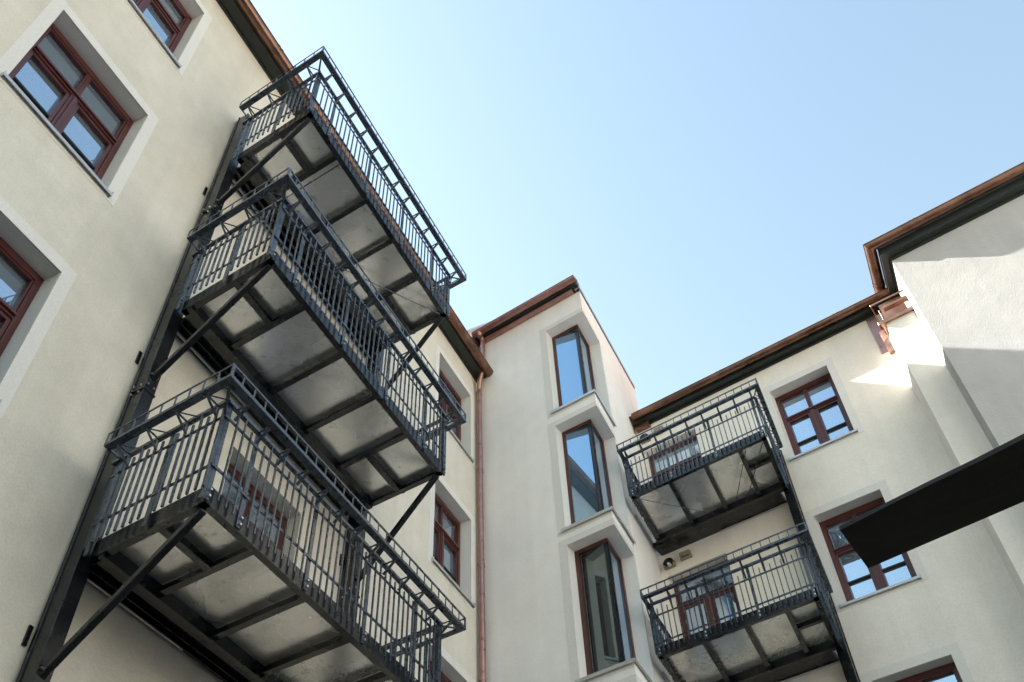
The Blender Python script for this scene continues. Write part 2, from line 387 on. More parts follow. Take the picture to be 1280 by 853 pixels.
# steep roof
mb = MB(); P = FL.p
zr0, ze, rz = 14.0, 14.06, 22.1
r0 = [P(-4.2, .28, ze), P(-4.2, -6.5, rz), P(-4.2, -13.28, ze), P(-4.2, -13.2, 13.93), P(-4.2, .0, 13.93)]
r1 = [q + uL * 16.6 for q in r0]
mb.prism(r0, r1); mk('roof', mb, TILE, LB)
lp = [FL.p(11.93, 0, 0)[:2], FL.p(-4.2, 0, 0)[:2]]          # path whose outside is the courtyard
mb = MB(); mb.sweep(lp[::-1], [(.0, 13.925), (.0, 14.0), (.215, 14.0), (.215, 13.925)]); 
# check side: sweep normal is to the right of travel
mk('soffit_board', mb, BOARD, LB)
mb = MB(); mb.sweep(lp[::-1], [(.0, 13.88), (.0, 13.924), (.03, 13.924), (.03, 13.895)]); mk('cover_strip', mb, BOARD, LB)
gl = gutter(LB, lp[::-1], .315, 13.99, .085, joints=[(0, k) for k in (.2, .36, .52, .68, .84, .955)])
capend(LB, lp[0], -uL, -.315, 13.99, .085) if False else None
e = FL.p(11.93, .315, 13.99); pts = [e + nL * .085 * math.cos(t) + Vector((0, 0, .085 * math.sin(t))) for t in [math.pi + math.pi * k / 12 for k in range(13)]]
mb = MB(); mb.prism(pts, [q + uL * .01 for q in pts]); mk('gutter_end', mb, COPPER, LB)
# flat band joints over the windows are only grain, left to the render coat

# ------------------------------------------------------------------ stair tower
ST = thing('stair_tower', 'narrow cream stair tower with three stacked glazed corner windows beside the copper downpipe', 'tower', Vector((-6.5, YT + 1.5, 0)))
TW = [(12.06, 14.34), (9.37, 11.67), (6.72, 9.03), (4.05, 6.37), (1.4, 3.7)]
XL = -6.09; SE = .93; RD = .22; XT0 = -9.6; ST1 = 3.48
def topz(s): return 15.0 + .30 * s / 3.48
mb = MB()
zs = sorted({-CZ, 15.0, *[q for w in TW for q in w]})
mb.face([FT.p(XT0, 0, -CZ), FT.p(XL, 0, -CZ), FT.p(XL, 0, 15.0), FT.p(XT0, 0, 15.0)])
for z0, z1 in zip(zs, zs[1:]):
    if not any(w[0] <= z0 and z1 <= w[1] for w in TW):
        zz = topz(SE) if z1 == 15.0 else z1
        mb.face([FT.p(XL, 0, z0), FT.p(-5.2, 0, z0), FT.p(-5.2, 0, z1), FT.p(XL, 0, z1)])
        mb.face([FS.p(0, 0, z0), FS.p(SE, 0, z0), FS.p(SE, 0, zz), FS.p(0, 0, z1)])
mb.face([FS.p(SE, 0, -CZ), FS.p(ST1, 0, -CZ), FS.p(ST1, 0, topz(ST1)), FS.p(SE, 0, topz(SE))])
# corner of the recess
# inner point: y = YT + RD and nL offset -RD
gx = (-5.2 * math.cos(AZ) - RD * math.sin(AZ) - RD) / math.cos(AZ)
G = Vector((gx, YT + RD, 0))
def at(v, z): return Vector((v.x, v.y, z + CZ))
vA = Vector((XL, YT, 0)); vB = CT.copy(); vC = FS.p(SE, 0, -CZ); vD = FS.p(SE, -RD, -CZ); vE = Vector((XL, YT + RD, 0))
vC.z = vD.z = 0
vA2 = Vector((XL, YT + RD + .12, 0)); vD2 = FS.p(SE, -RD - .12, -CZ); vD2.z = 0
G2 = Vector((gx - .14, YT + RD + .12, 0))
for z0, z1 in TW:
    for z in (z0, z1): mb.face([at(q, z) for q in (vA, vB, vC, vD2, G2, vA2)])
    mb.face([at(vA, z0), at(vA, z1), at(vA2, z1), at(vA2, z0)]); mb.face([at(vC, z0), at(vC, z1), at(vD2, z1), at(vD2, z0)])
    mb.face([at(vA2, z0), at(vA2, z1), at(G2, z1), at(G2, z0)]); mb.face([at(G2, z0), at(G2, z1), at(vD2, z1), at(vD2, z0)])
# rest of the shell
bl = Vector((XT0, YT, 0)); bc = FS.p(ST1, 0, -CZ); bc.z = 0; bd = Vector((XT0, bc.y, 0))
mb.face([at(bl, -CZ), at(bl, 15), at(bd, 15.3), at(bd, -CZ)]); mb.face([at(bd, -CZ), at(bd, 15.3), at(bc, 15.3), at(bc, -CZ)])
mb.face([at(bl, 15), at(CT, 15), at(bc, 15.3), at(bd, 15.3)])
mk('wall', mb, WALL_T, ST)
for z0, z1 in TW:
    # glazed corner: red frame on the outer edges, dark steel corner post, two tall panes
    fw = .075
    FG = Fr((0, YT + RD, 0), UX, (0, -1, 0)); FG2 = Fr(G, uL, nL); sg = (vD - G).length
    m = MB()
    m.box(FG, XL, XL + fw, -.06, 0, z0, z1); m.box(FG, XL + fw, G.x - .01, -.06, 0, z1 - .07, z1); m.box(FG, XL + fw, G.x - .01, -.06, 0, z0, z0 + .045)
    m.box(FG2, sg - fw, sg, -.06, 0, z0, z1); m.box(FG2, .01, sg - fw, -.06, 0, z1 - .07, z1); m.box(FG2, .01, sg - fw, -.06, 0, z0, z0 + .045)
    w = mk('corner_window', m, REDD, ST, bevel=.004, at=at(G, z0))
    m = MB(); m.box(FG, G.x - .085, G.x - .0, -.05, -.012, z0 + .045, z1 - .07); m.box(FG2, .0, .05, -.05, -.012, z0 + .045, z1 - .07); mk('corner_post', m, STEEL, w, at=at(G, z0))
    m = MB(); dl, dr = (-.09, -.012) if z0 < 8 else (-.012, -.066)      # the sheet sits very slightly out of true in its frame
    m.hexa([FG.p(XL + fw, dl - .006, z0 + .045), FG.p(G.x - .085, dr - .006, z0 + .045), FG.p(G.x - .085, dr, z0 + .045), FG.p(XL + fw, dl, z0 + .045),
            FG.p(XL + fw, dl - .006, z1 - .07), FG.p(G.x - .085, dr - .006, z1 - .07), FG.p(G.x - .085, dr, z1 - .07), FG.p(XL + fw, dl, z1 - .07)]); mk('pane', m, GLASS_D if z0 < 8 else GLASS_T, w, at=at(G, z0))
    m = MB(); m.box(FG2, .05, sg - fw, -.04, -.03, z0 + .045, z1 - .07); mk('pane', m, GLASS_T, w, at=at(G, z0))
    # sill sheet wrapping the corner
    m = MB()
    def ring(z, ex):
        a = Vector((XL - .06, YT - ex, 0)); c = FS.p(SE + .1, ex, -CZ); c.z = 0
        b = Vector(((-5.2 * math.cos(AZ) - ex * math.sin(AZ) + ex) / math.cos(AZ), YT - ex, 0))
        a2 = Vector((XL - .06, YT + RD - .001, 0)); d = FS.p(SE + .1, -RD + .001, -CZ); d.z = 0
        return [at(q, z) for q in (a, b, c)], [at(q, z + .03) for q in (d, G, a2)]
    for (q, zlo) in ((0, -.04),):
        f0, b0 = ring(z0 - .038, .045); f1, b1 = ring(z0 - .018, .045)
        # three strips: front and side sheets (thin)
        fa, fb, fc = f0; bd_, bg_, ba_ = b0; ta, tb, tc = f1; td_, tg_, tla = b1
        m.hexa([ba_, bg_, fb, fa, tla, tg_, tb, ta]); m.hexa([bg_, bd_, fc, fb, tg_, td_, tc, tb])
        dn = Vector((0, 0, -.035))
        m.hexa([fa + dn, fb + dn, fb + dn + Vector((-.004, .006, 0)), fa + dn + Vector((0, .006, 0)), fa, fb, fb + Vector((-.004, .006, 0)), fa + Vector((0, .006, 0))])
        m.hexa([fb + dn, fc + dn, fc + dn - nL * .006, fb + dn - nL * .006, fb, fc, fc - nL * .006, fb - nL * .006])
    mk('sill', m, SILL, w, at=at(CT, z0))
    # smooth painted surround
    m = MB(); k = .15; e = .004; m.box(FT, XL - k, XL, -.004, e, z0 - .12, z1 + .12)
    m.box(FT, XL, XL + .003, -RD, -.004, z0, z1)
    m.box(FT, XL, -5.203, -.004, e, z1, z1 + .12); m.box(FT, XL, -5.203, -.004, e, z0 - .12, z0 - .078)
    m.box(FS, .003, SE, -.004, e, z1, z1 + .12); m.box(FS, SE, SE + .05, -.004, e, z0 - .12, z1 + .12)
    m.box(FS, SE - .003, SE, -RD, -.004, z0, z1)
    mk('surround', m, TRIM, w, at=at(CT, z1))
# eaves of the tower
tp = [(-7.9, YT), (-5.17, YT)]
m = MB(); m.box(FT, -7.76, -5.2, -.02, .17, 15.085, 15.15); m.box(FT, -9.5, -7.765, .0, .06, 14.93, 15.06); mk('soffit_board', m, BOARD, ST)
m = MB(); m.sweep([(-7.62, YT), (-5.33, YT)], [(.004, 15.0), (.075, 15.0), (.1, 15.012), (.11, 15.04), (.1, 15.066), (.075, 15.082), (.004, 15.082)]); mk('copper_fascia', m, COPPER_D, ST, smooth=True)
gt = gutter(ST, [(-7.75, YT), (-5.14, YT)], .225, 15.165, .08, joints=[], mat=COPPER_D)
for x in (-7.755, -5.148):
    c = Vector((x, YT - .225, 15.165 + CZ)); pts = [c + Vector((0, .08 * math.cos(t), .08 * math.sin(t))) for t in [math.pi + math.pi * k / 12 for k in range(13)]]
    m = MB(); m.prism(pts, [q + Vector((.008, 0, 0)) for q in pts]); mk('gutter_end', m, COPPER_D, ST)
m = MB()      # sloping verge flashing: dark board under a zinc cap
P = FS.p
m.hexa([P(-.02, -.05, 15.0), P(ST1 + .01, -.05, 15.3), P(ST1 + .01, .006, 15.3), P(-.02, .006, 15.0), P(-.02, -.05, 15.06), P(ST1 + .01, -.05, 15.35), P(ST1 + .01, .006, 15.35), P(-.02, .006, 15.06)])
mk('verge_board', m, BOARD, ST)
m = MB()
m.hexa([P(-.03, -.1, 15.062), P(ST1 + .02, -.1, 15.352), P(ST1 + .02, .018, 15.352), P(-.03, .018, 15.062), P(-.03, -.1, 15.15), P(ST1 + .02, -.1, 15.43), P(ST1 + .02, .018, 15.43), P(-.03, .018, 15.15)])
mk('verge_cap', m, ZINC, ST)
m = MB(); m.hexa([at(Vector((XT0, YT - .22, 0)), 15.16), at(Vector((-5.14, YT - .22, 0)), 15.16), P(ST1, -.05, 15.38), at(Vector((XT0, bc.y, 0)), 15.38),
        at(Vector((XT0, YT - .22, 0)), 15.2), at(Vector((-5.14, YT - .22, 0)), 15.2), P(ST1, -.05, 15.42), at(Vector((XT0, bc.y, 0)), 15.42)])
mk('roof', m, ZINC, ST)
# chimney behind the tower eave, catching the sun
CH = thing('chimney', 'pale rendered chimney peeping over the left end of the tower gutter', 'chimney', (-8.5, 11.95, 15.4 + CZ))
m = MB(); FC = Fr((-8.55, 11.6, 0), uL, nL); m.box(FC, 0, .7, -.5, .62, 14.6, 16.95); mk('stack', m, TRIM, CH)
m = MB(); m.box(FC, -.03, .73, -.53, .65, 16.95, 17.0); mk('cap', m, ZINC, CH)

# downpipes
zc = 13.9
pts = [Vector((-7.60, YT - .17, zc + .03 + CZ)), Vector((-7.66, YT - .15, zc - .14 + CZ)), Vector((-7.72, YT - .10, zc - .34 + CZ)), Vector((-7.72, YT - .10, 0.05))]
dp = downpipe(LB, pts, .052, COPPER_D, [(-7.72, YT - .10, z + CZ) for z in (13.45, 11.4, 9.3, 7.2, 5.1, 3.0)])
m = MB(); m.tube(Vector((-7.60, YT - .17, zc + .02 + CZ)), Vector((-7.60, YT - .17, zc + .13 + CZ)), .06, 14, .1); mk('outlet', m, COPPER, dp, smooth=True)
m = MB(); m.box(FL, 11.78, 11.94, .04, .06, -CZ, 13.9)
pts = [Vector((-7.60, YT - .2, 15.15 + CZ)), Vector((-7.61, YT - .1, 14.98 + CZ)), Vector((-7.62, YT - .1, 14.02 + CZ))]
dp2 = downpipe(ST, pts, .05, COPPER_D, [(-7.62, YT - .1, 14.75 + CZ)])
m = MB(); m.tube(Vector((-7.60, YT - .22, 15.02 + CZ)), Vector((-7.60, YT - .22, 15.12 + CZ)), .05, 14, .085); mk('outlet', m, COPPER_D, dp2, smooth=True)
m = MB(); m.tube((-7.78, YT - .03, 14.0 + CZ), (-7.78, YT - .03, 15.0 + CZ), .012, 6); mk('conductor_wire', m, BOLT, ST)

# ------------------------------------------------------------------ right building
RB = thing('apartment_building', 'cream rendered building across the courtyard with two balconies and copper eaves gutter', 'building', Vector((-3, YR + 4, 0)))
RH = [12.65, 9.64, 6.66, 3.64, .64]
ops = [(-2.76, -1.59, h - 1.68, h) for h in RH if h > .7]
doors = [(-5.58, -4.40, h - 2.40, h) for h in (12.64, 9.64, 6.62)]
mb = MB(); wall(mb, FR, -6.4, -.2, -CZ, 13.32, ops + doors, back=9); mk('wall', mb, WALL_R, RB)
for o_ in ops: window(RB, FR, *o_, dep=.22, trim=.14)
for o_ in doors: balcony_door(RB, FR, *o_)
# pilaster strip between the wall and the wing
xj, xp0, xp1 = -.42, -.302, .32
m = MB(); ring0 = [Vector((xj, YR + .02, 0)), Vector((xp0, YP, 0)), Vector((xp1, YP, 0)), Vector((xp1, YR + .02, 0))]
m.prism([at(q, -CZ) for q in ring0], [at(q, 12.35) for q in ring0]); mk('pilaster', m, WALL_R, RB)
# roof
m = MB(); P = FR.p; r0 = [P(-6.6, .27, 13.47), P(-6.6, -5, 16.6), P(-6.6, -10, 13.47), P(-6.6, -9.5, 13.33), P(-6.6, 0, 13.33)]
m.prism(r0, [q + UX * 7.0 for q in r0]); mk('roof', m, TILE, RB)
m = MB(); m.box(FR, -5.62, -.1, -.01, .17, 13.322, 13.40); m.box(FR, -5.62, -.1, .004, .03, 13.26, 13.321); mk('soffit_board', m, BOARD, RB)
xg0 = -5.55
gutter(RB, [(xg0, YR), (.1, YR)], .245, 13.44, .08, joints=[(0, .02), (0, .36), (0, .80)])
c = Vector((xg0, YR - .245, 13.44 + CZ)); pts = [c + Vector((0, .08 * math.cos(t), .08 * math.sin(t))) for t in [math.pi + math.pi * k / 12 for k in range(13)]]
m = MB(); m.prism(pts, [q - Vector((.008, 0, 0)) for q in pts]); mk('gutter_end', m, COPPER, RB)
m = MB(); m.box(FR, -5.62, -5.30, .012, .10, 13.18, 13.321); mk('end_flashing', m, COPPER, RB)
# copper cap box over the pilaster with a hanging return
m = MB()
m.box(FP, -.40, .31, -.60, .055, 12.35, 12.385); m.box(FP, -.40, .31, .05, .06, 12.33, 12.41); m.box(FP, -.415, -.40, -.3, .06, 12.33, 12.41)
mk('copper_cap', m, COPPER_N, RB, bevel=.003)
m = MB(); m.hexa([at(Vector((-.475, YP + .10, 0)), 11.76), at(Vector((-.375, YP + .06, 0)), 11.76), at(Vector((-.365, YP + .14, 0)), 11.76), at(Vector((-.455, YP + .16, 0)), 11.76),
        at(Vector((-.475, YP + .10, 0)), 12.33), at(Vector((-.375, YP + .06, 0)), 12.33), at(Vector((-.365, YP + .14, 0)), 12.33), at(Vector((-.455, YP + .16, 0)), 12.33)])
mk('copper_return', m, COPPER, RB, bevel=.004)
m = MB(); m.box(FP, -.28, .30, -.40, -.36, 12.387, 13.2); mk('copper_back', m, COPPER_N, RB)
m = MB(); m.box(FP, -.31, -.29, -.35, -.02, 12.387, 12.75); mk('copper_upstand', m, COPPER, RB, bevel=.003)
m = MB(); m.box(FP, -.40, .26, .04, .055, 12.85, 12.89); m.box(FP, -.40, -.385, -.5, .04, 12.85, 12.89); mk('copper_rim', m, COPPER_N, RB, bevel=.003)
m = MB(); m.tube((-.22, YP - .02, 12.68 + CZ), (.22, YP - .02, 12.68 + CZ), .055, 14); mk('overflow_pipe', m, COPPER_N, RB, smooth=True)
m = MB(); m.box(FR, -.60, -.42, .002, .02, 12.3, 13.3); mk('flashing_strip', m, COPPER_D, RB)

# ------------------------------------------------------------------ wing on the right
WG = thing('building_wing', 'rough rendered wing at far right, sunlight grazing its upper wall below a copper gutter', 'building', Vector((5, YW + 4, 0)))
K0 = Vector((.297, YW, 0)); K1 = K0 + uL * 1.6
m = MB(); ring0 = [K0, Vector((14, YW, 0)), Vector((14, YW + 9, 0)), K0 + uL * 9.1]
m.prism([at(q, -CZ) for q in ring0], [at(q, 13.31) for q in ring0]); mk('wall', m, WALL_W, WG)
K9 = K0 + uL * 1.35
wp = [(K9.x, K9.y), (K0.x, K0.y), (14, YW)]      # outside is on the right when travelling this way?
def wsweep(prof): 
    m = MB(); m.sweep(wp, prof); return m
mk('soffit_board', wsweep([(0, 13.312), (.15, 13.325), (.15, 13.345), (0, 13.345)]), BOARD, WG)
mk('cover_strip', wsweep([(.003, 13.25), (.03, 13.26), (.03, 13.311), (.003, 13.311)]), BOARD, WG)
gutter(WG, wp, .245, 13.59, .098, joints=[(0, .45), (1, .045), (1, .4)])
mk('fascia_board', wsweep([(.12, 13.347), (.135, 13.347), (.135, 13.62), (.12, 13.62)]), BOARD, WG)
m = MB(); r0 = [K0 + Vector((-.1, -.12, 13.66 + CZ)), Vector((14, YW - .12, 13.66 + CZ)), Vector((14, YW + 4.5, 16.6 + CZ)), K0 + uL * 4.5 + Vector((2.0, 0, 16.6 + CZ)), ]
r1 = [q - Vector((0, 0, .1)) for q in r0]; m.prism(r0, r1)
a_ = K0 + Vector((-.1, -.12, 13.66 + CZ)); b_ = K0 + uL * 9 + Vector((-.1, 0, 13.66 + CZ)); c_ = K0 + uL * 4.5 + Vector((2.0, 0, 16.6 + CZ)); m.prism([a_, b_, c_], [q - Vector((0, 0, .1)) for q in (a_, b_, c_)])
mk('roof', m, TILE, WG)

# ------------------------------------------------------------------ unseen east building, added outside the frame to throw light back
EB = thing('apartment_building', 'plain unseen building added on the east side to bounce sunlight', 'building', Vector((12, 0, 0)))
FE = Fr((8.2, 0, 0), (0, 1, 0), (-1, 0, 0))
eops = [(a, a + 1.2, h - 1.6, h) for a in (1.4, 4.2, 7, 9.8) for h in (3.6, 6.6, 9.6)]
m = MB(); wall(m, FE, .2, YW, -CZ, 12.6, eops, back=6); mk('wall', m, PALE, EB)
for o_ in eops:
    m = MB(); frame_ring(m, FE, *o_, .08, -.2, -.15); m.box(FE, (o_[0] + o_[1]) / 2 - .04, (o_[0] + o_[1]) / 2 + .04, -.2, -.15, o_[2], o_[3])
    w = mk('window', m, REDW, EB, at=FE.p(o_[0], 0, o_[2])); m = MB(); m.box(FE, o_[0] + .08, o_[1] - .08, -.19, -.18, o_[2] + .08, o_[3] - .08); mk('pane', m, GLASS, w)
m = MB(); P = FE.p; r0 = [P(0, .3, 12.6), P(0, -3, 14.2), P(0, -6.3, 12.6)]; m.prism(r0, [q + Vector((0, 12.1, 0)) for q in r0]); mk('roof', m, TILE, EB)

# unseen south block, added outside the frame to keep the near windows in shade
SB = thing('building_wing', 'unseen grey block added behind the camera to shade the near left wall', 'building', Vector((-3, -6, 0)))
FSo = Fr((0, -3.0, 0), UX, (0, 1, 0))
m = MB(); wall(m, FSo, -5.3, .6, -CZ, 7.6, [(a, a + 1.2, h - 1.6, h) for a in (-3.6, -1.2) for h in (3.6, 6.6)], back=6); mk('wall', m, DGREY, SB)
for a in (-3.6, -1.2):
    for h in (3.6, 6.6):
        m = MB(); frame_ring(m, FSo, a, a + 1.2, h - 1.6, h, .08, -.2, -.15); w = mk('window', m, REDW, SB, at=FSo.p(a, 0, h)); m = MB(); m.box(FSo, a + .08, a + 1.12, -.19, -.18, h - 1.52, h - .08); mk('pane', m, GLASS, w)
m = MB(); P = FSo.p; r0 = [P(-5.3, .3, 7.6), P(-5.3, -3, 8.8), P(-5.3, -6.3, 7.6)]; m.prism(r0, [q + Vector((6.0, 0, 0)) for q in r0]); mk('roof', m, TILE, SB)

# ------------------------------------------------------------------ balconies
def balcony(label, fr, z0, a0, a1, of, oi, posts, joist_a, mids, rail_o, plan_o, side_rail, ends, bal_step, up_step, br_step, group, base, pin=(0, 0), lad=.15, hs=(.31, .83, .985, .96)):
    """fr is the (skewed) frame: a0,a1 ends at this frame, of = outer face, oi = wall side edge"""
    B = thing('balcony', label, 'balcony', fr.p((a0 + a1) / 2, of / 2, z0), group)
    P = fr.p; FH = .165
    # --- floor frame: channels
    m = MB(); t = .012
    def chan_a(oo, sgn):      # channel running along a, web at oo, flanges pointing inwards (sgn)
        m.box(fr, a0, a1, min(oo, oo - sgn * t), max(oo, oo - sgn * t), z0, z0 + FH)
        for zz in (z0, z0 + FH - t): m.box(fr, a0, a1, min(oo - sgn * t, oo - sgn * .07), max(oo - sgn * t, oo - sgn * .07), zz, zz + t)
    chan_a(of, 1); chan_a(oi, -1)
    m.box(fr, a0 + t, a1 - t, oi + .09, oi + .15, z0 - .03, z0 + FH - .06)       # second wall-side beam
    for aa, sg in ((a0, 1), (a1, -1)):
        m.box(fr, min(aa, aa + sg * t), max(aa, aa + sg * t), oi, of, z0, z0 + FH); m.box(fr, min(aa + sg * t, aa + sg * .07), max(aa + sg * t, aa + sg * .07), oi, of, z0, z0 + t)
    ff = mk('floor_frame', m, STEEL, B)
    # --- joists: T sections
    js = None
    for ja in joist_a:
        ctr = P(ja, (of + oi) / 2, z0)
        if js is None:
            m = MB(); m.box(fr, ja - .035, ja + .035, oi + .152, of - t, z0 + .006, z0 + .018); m.box(fr, ja - .006, ja + .006, oi + .152, of - t, z0 + .018, z0 + .095); js = mk('joist', m, STEEL, ff, at=ctr)
        else: again(js, ff, ctr)
    for (b0, b1, mo) in mids:
        m = MB(); m.box(fr, b0, b1, mo - .035, mo + .035, z0 + .003, z0 + .014); m.box(fr, b0, b1, mo - .006, mo + .006, z0 + .014, z0 + .095); mk('joist', m, STEEL, ff, at=P((b0 + b1) / 2, mo, z0))
    # --- floor sheets, one per bay
    edges = [a0 + t] + list(joist_a) + [a1 - t]
    for i, (b0, b1) in enumerate(zip(edges, edges[1:])):
        tilt = random.uniform(-.004, .004)
        m = MB(); q = [P(b0 + .003, oi + t, z0 + .1 + tilt), P(b1 - .003, oi + t, z0 + .1 - tilt), P(b1 - .003, of - t, z0 + .1 - tilt), P(b0 + .003, of - t, z0 + .1 + tilt)]
        m.hexa(q + [v + Vector((0, 0, .02)) for v in q]); mk('floor_sheet', m, GALV, ff, at=P((b0 + b1) / 2, of / 2, z0 + .1))
    # --- railing
    zl, zu, zh = z0 + hs[0], z0 + hs[1], z0 + hs[2]
    ro = rail_o; ra0, ra1 = a0 - side_rail[0], a1 + side_rail[1]
    m = MB()
    for zz, hh, ww in ((zl, .024, .012), (zu, .024, .012)):
        m.box(fr, ra0, ra1, ro, ro + ww, zz, zz + hh)
        for aa, s in ((ra0, -1), (ra1, 1)):
            if ends[0 if s < 0 else 1]: m.box(fr, min(aa, aa - s * ww), max(aa, aa - s * ww), oi - .08, ro, zz, zz + hh)
    m.box(fr, ra0, ra1, ro - .02, ro + .025, zh, zh + .03)
    for aa, s in ((ra0, -1), (ra1, 1)):
        if ends[0 if s < 0 else 1]: m.box(fr, aa - .022, aa + .022, oi - .1, ro - .02, zh, zh + .03)
    rl = mk('railing', m, RAIL, B)
    def vert(name, key, w, d, h0, h1, cache={}):
        k = (name, key, w, d, round(h1 - h0, 3))
        if k not in cache:
            mm = MB(); f0 = Fr((0, 0, -CZ), fr.u, fr.n); mm.box(f0, -w / 2, w / 2, -d / 2, d / 2, 0, h1 - h0)
            me = bpy.data.meshes.new(name); me.from_pydata([tuple(v) for v in mm.v], [], mm.f)
            bm = bmesh.new(); bm.from_mesh(me); bmesh.ops.recalc_face_normals(bm, faces=bm.faces); bm.to_mesh(me); bm.free()
            me.materials.append(RAIL); cache[k] = me
        return cache[k]
    def put(name, a, o, w, d, h0, h1):
        ob = bpy.data.objects.new(name, vert(name, base + ('' if w != d else 'q'), w, d, h0, h1)); link(ob, rl); p = P(a, o, h0); ORIG[ob.name] = p; ob.location = p - wl(rl); return ob
    # posts: flat bars bolted to the fascia
    bo = MB()
    for pa in posts:
        put('railing_post', pa, ro - .012, .045, .02, z0 + .015, zh)
        for dz in (.05, .11): bo.tube(P(pa + .012, ro + .0, z0 + dz), P(pa + .012, ro + .016, z0 + dz), .011, 6)
    for idx, aa in ((0, ra0), (1, ra1)):
        if not ends[idx]: continue
        ws = (ro - oi); n = 2
        for oo in (oi - .02, (oi + ro) / 2, ro - .03): put('railing_post', aa + (.018 if idx == 0 else -.018), oo, .02, .05, z0 + .015, zh)
    mk('bolts', bo, BOLT, rl, kind='stuff')
    # balusters: tall and short in turn
    n = int((ra1 - ra0 - .06) / bal_step); off = posts[0] + bal_step * .5
    a = posts[0] + bal_step; k = 0
    while a < ra1 - .03:
        if min(abs(a - q) for q in posts) > .03:
            tall = (k % 2 == 1); put('baluster', a, ro + .022, .0155, .0155, z0 + .055 + random.uniform(-.004, .004), zh + .003 if tall else (zu + zh) / 2 + .005)
        a += bal_step; k += 1
    for idx, aa in ((0, ra0), (1, ra1)):
        if not ends[idx]: continue
        w = ro - oi + .05; n = int(w / (bal_step * .92)); s = -1 if idx == 0 else 1
        for q in range(n):
            oo = oi - .02 + (q + .6) * bal_step * .92
            if abs(oo - (oi + ro) / 2) < .03: continue
            put('baluster', aa + s * .010, oo, .018, .022, z0 + (.10 if base == 'L' else .08), zh + .003 if q % 2 else (zu + zh) / 2 + .005)
    # --- planter rack around the handrail
    pa0, pa1 = a0 - plan_o[0], a1 + plan_o[1]; po = plan_o[2]; zb = z0 + hs[3]
    m = MB()
    def Lang(aL, aR):         # front angle
        m.box(fr, aL, aR, po - .075, po, zb, zb + .01); m.box(fr, aL, aR, po - .01, po, zb + .01, zb + .034); m.box(fr, aL, aR, po - .012, po, zb + lad - .02, zb + lad)
    Lang(pa0, pa1)
    pe = [None, None]
    for idx, aa, s in ((0, pa0, 1), (1, pa1, -1)):
        e0 = pin[idx]
        x0, x1 = sorted((aa, aa + s * .075)); m.box(fr, x0, x1, e0, po - .075, zb, zb + .01)
        x0, x1 = sorted((aa, aa + s * .01)); m.box(fr, x0, x1, e0, po - .01, zb + .01, zb + .03)
        m.box(fr, x0, x1, e0, po - .012, zb + lad - .015, zb + lad)
        ra = ra0 if idx == 0 else ra1
        x0, x1 = sorted((aa, ra)); m.box(fr, x0, x1, e0, e0 + .012, zb + .005, zb + .03)
    m.box(fr, pa0 - .001, pa0 + .03, po - .011, po + .001, zb, zb + lad); m.box(fr, pa1 - .03, pa1 + .001, po - .011, po + .001, zb, zb + lad)
    pr = mk('planter_rack', m, RAIL, B)
    def one(name, at_, fn, cache):
        if name not in cache:
            mm = MB(); fn(mm); cache[name] = mk(name.split('|')[0], mm, RAIL, pr, at=at_)
        else: again(cache[name], pr, at_)
    cache = {}
    nU = max(2, round((pa1 - pa0) / up_step)); 
    for q in range(1, nU):
        a = pa0 + (pa1 - pa0) * q / nU; p0 = P(a, po - .006, zb); fu = Fr(p0 - Vector((0, 0, CZ + 0)), fr.u, fr.n)
        one('upright|f', p0, lambda mm: mm.box(fu, -.007, .007, -.004, .004, .03, lad - .018), cache)
    for idx, aa, s in ((0, pa0, 1), (1, pa1, -1)):
        w = po - pin[idx]; nS = max(2, round(w / up_step))
        for q in range(0, nS):
            o_ = pin[idx] + w * q / nS + .006; p0 = P(aa + s * .005, o_, zb); fu = Fr(p0 - Vector((0, 0, CZ)), fr.u, fr.n)
            one('upright|f', p0, lambda mm: mm.box(fu, -.007, .007, -.004, .004, .03, lad - .018), cache)
    # brackets: flat arm + raking strut
    nB = max(2, round((pa1 - pa0 - .1) / br_step)); 
    for q in range(nB):
        a = ra0 + .1 + (ra1 - ra0 - .15) * q / (nB - 1); p0 = P(a, ro, zb)
        def fb(mm, a=a):
            mm.box(fr, a - .008, a + .008, ro + .02, po - .07, zb + .004, zb + .012)
            mm.bar(P(a, po - .05, zb + .003), P(a, ro + .026, zu + .02), .03, .006, up=fr.n)
        one('bracket|f', p0, fb, cache)
    for idx, aa, ra, s in ((0, pa0, ra0, 1), (1, pa1, ra1, -1)):
        w = po - pin[idx]; nS = max(2, round(w / br_step) - 1) 
        for q in range(nS):
            o_ = pin[idx] + .12 + (ro - pin[idx] - .2) * q / (nS - 1); p0 = P(aa, o_, zb)
            def fs(mm, o_=o_, aa=aa, ra=ra, s=s):
                x0, x1 = sorted((aa + s * .07, ra - s * .02)); mm.box(fr, x0, x1, o_ - .008, o_ + .008, zb + .004, zb + .012)
                mm.bar(P(aa + s * .05, o_, zb + .003), P(ra - s * .01, o_, zu + .02), .022, .005, up=fr.u)
                mm.bar(P(aa + s * .05, o_, zb + .003), P(ra - s * .01, o_ + .12, zb + .02), .014, .006)
            one('bracket|' + str(idx), p0, fs, cache)
    for c0, c1 in ((P(pa0 + .04, po - .04, zb + .005), P(ra0, ro, zb + .03)), (P(pa1 - .04, po - .04, zb + .005), P(ra1, ro, zb + .03)), (P(pa0 + .04, po - .04, zb + .005), P(ra0, ro, zu + .02))):
        m = MB(); m.bar(c0, c1, .02, .012); mk('corner_strut', m, RAIL, pr)
    return B

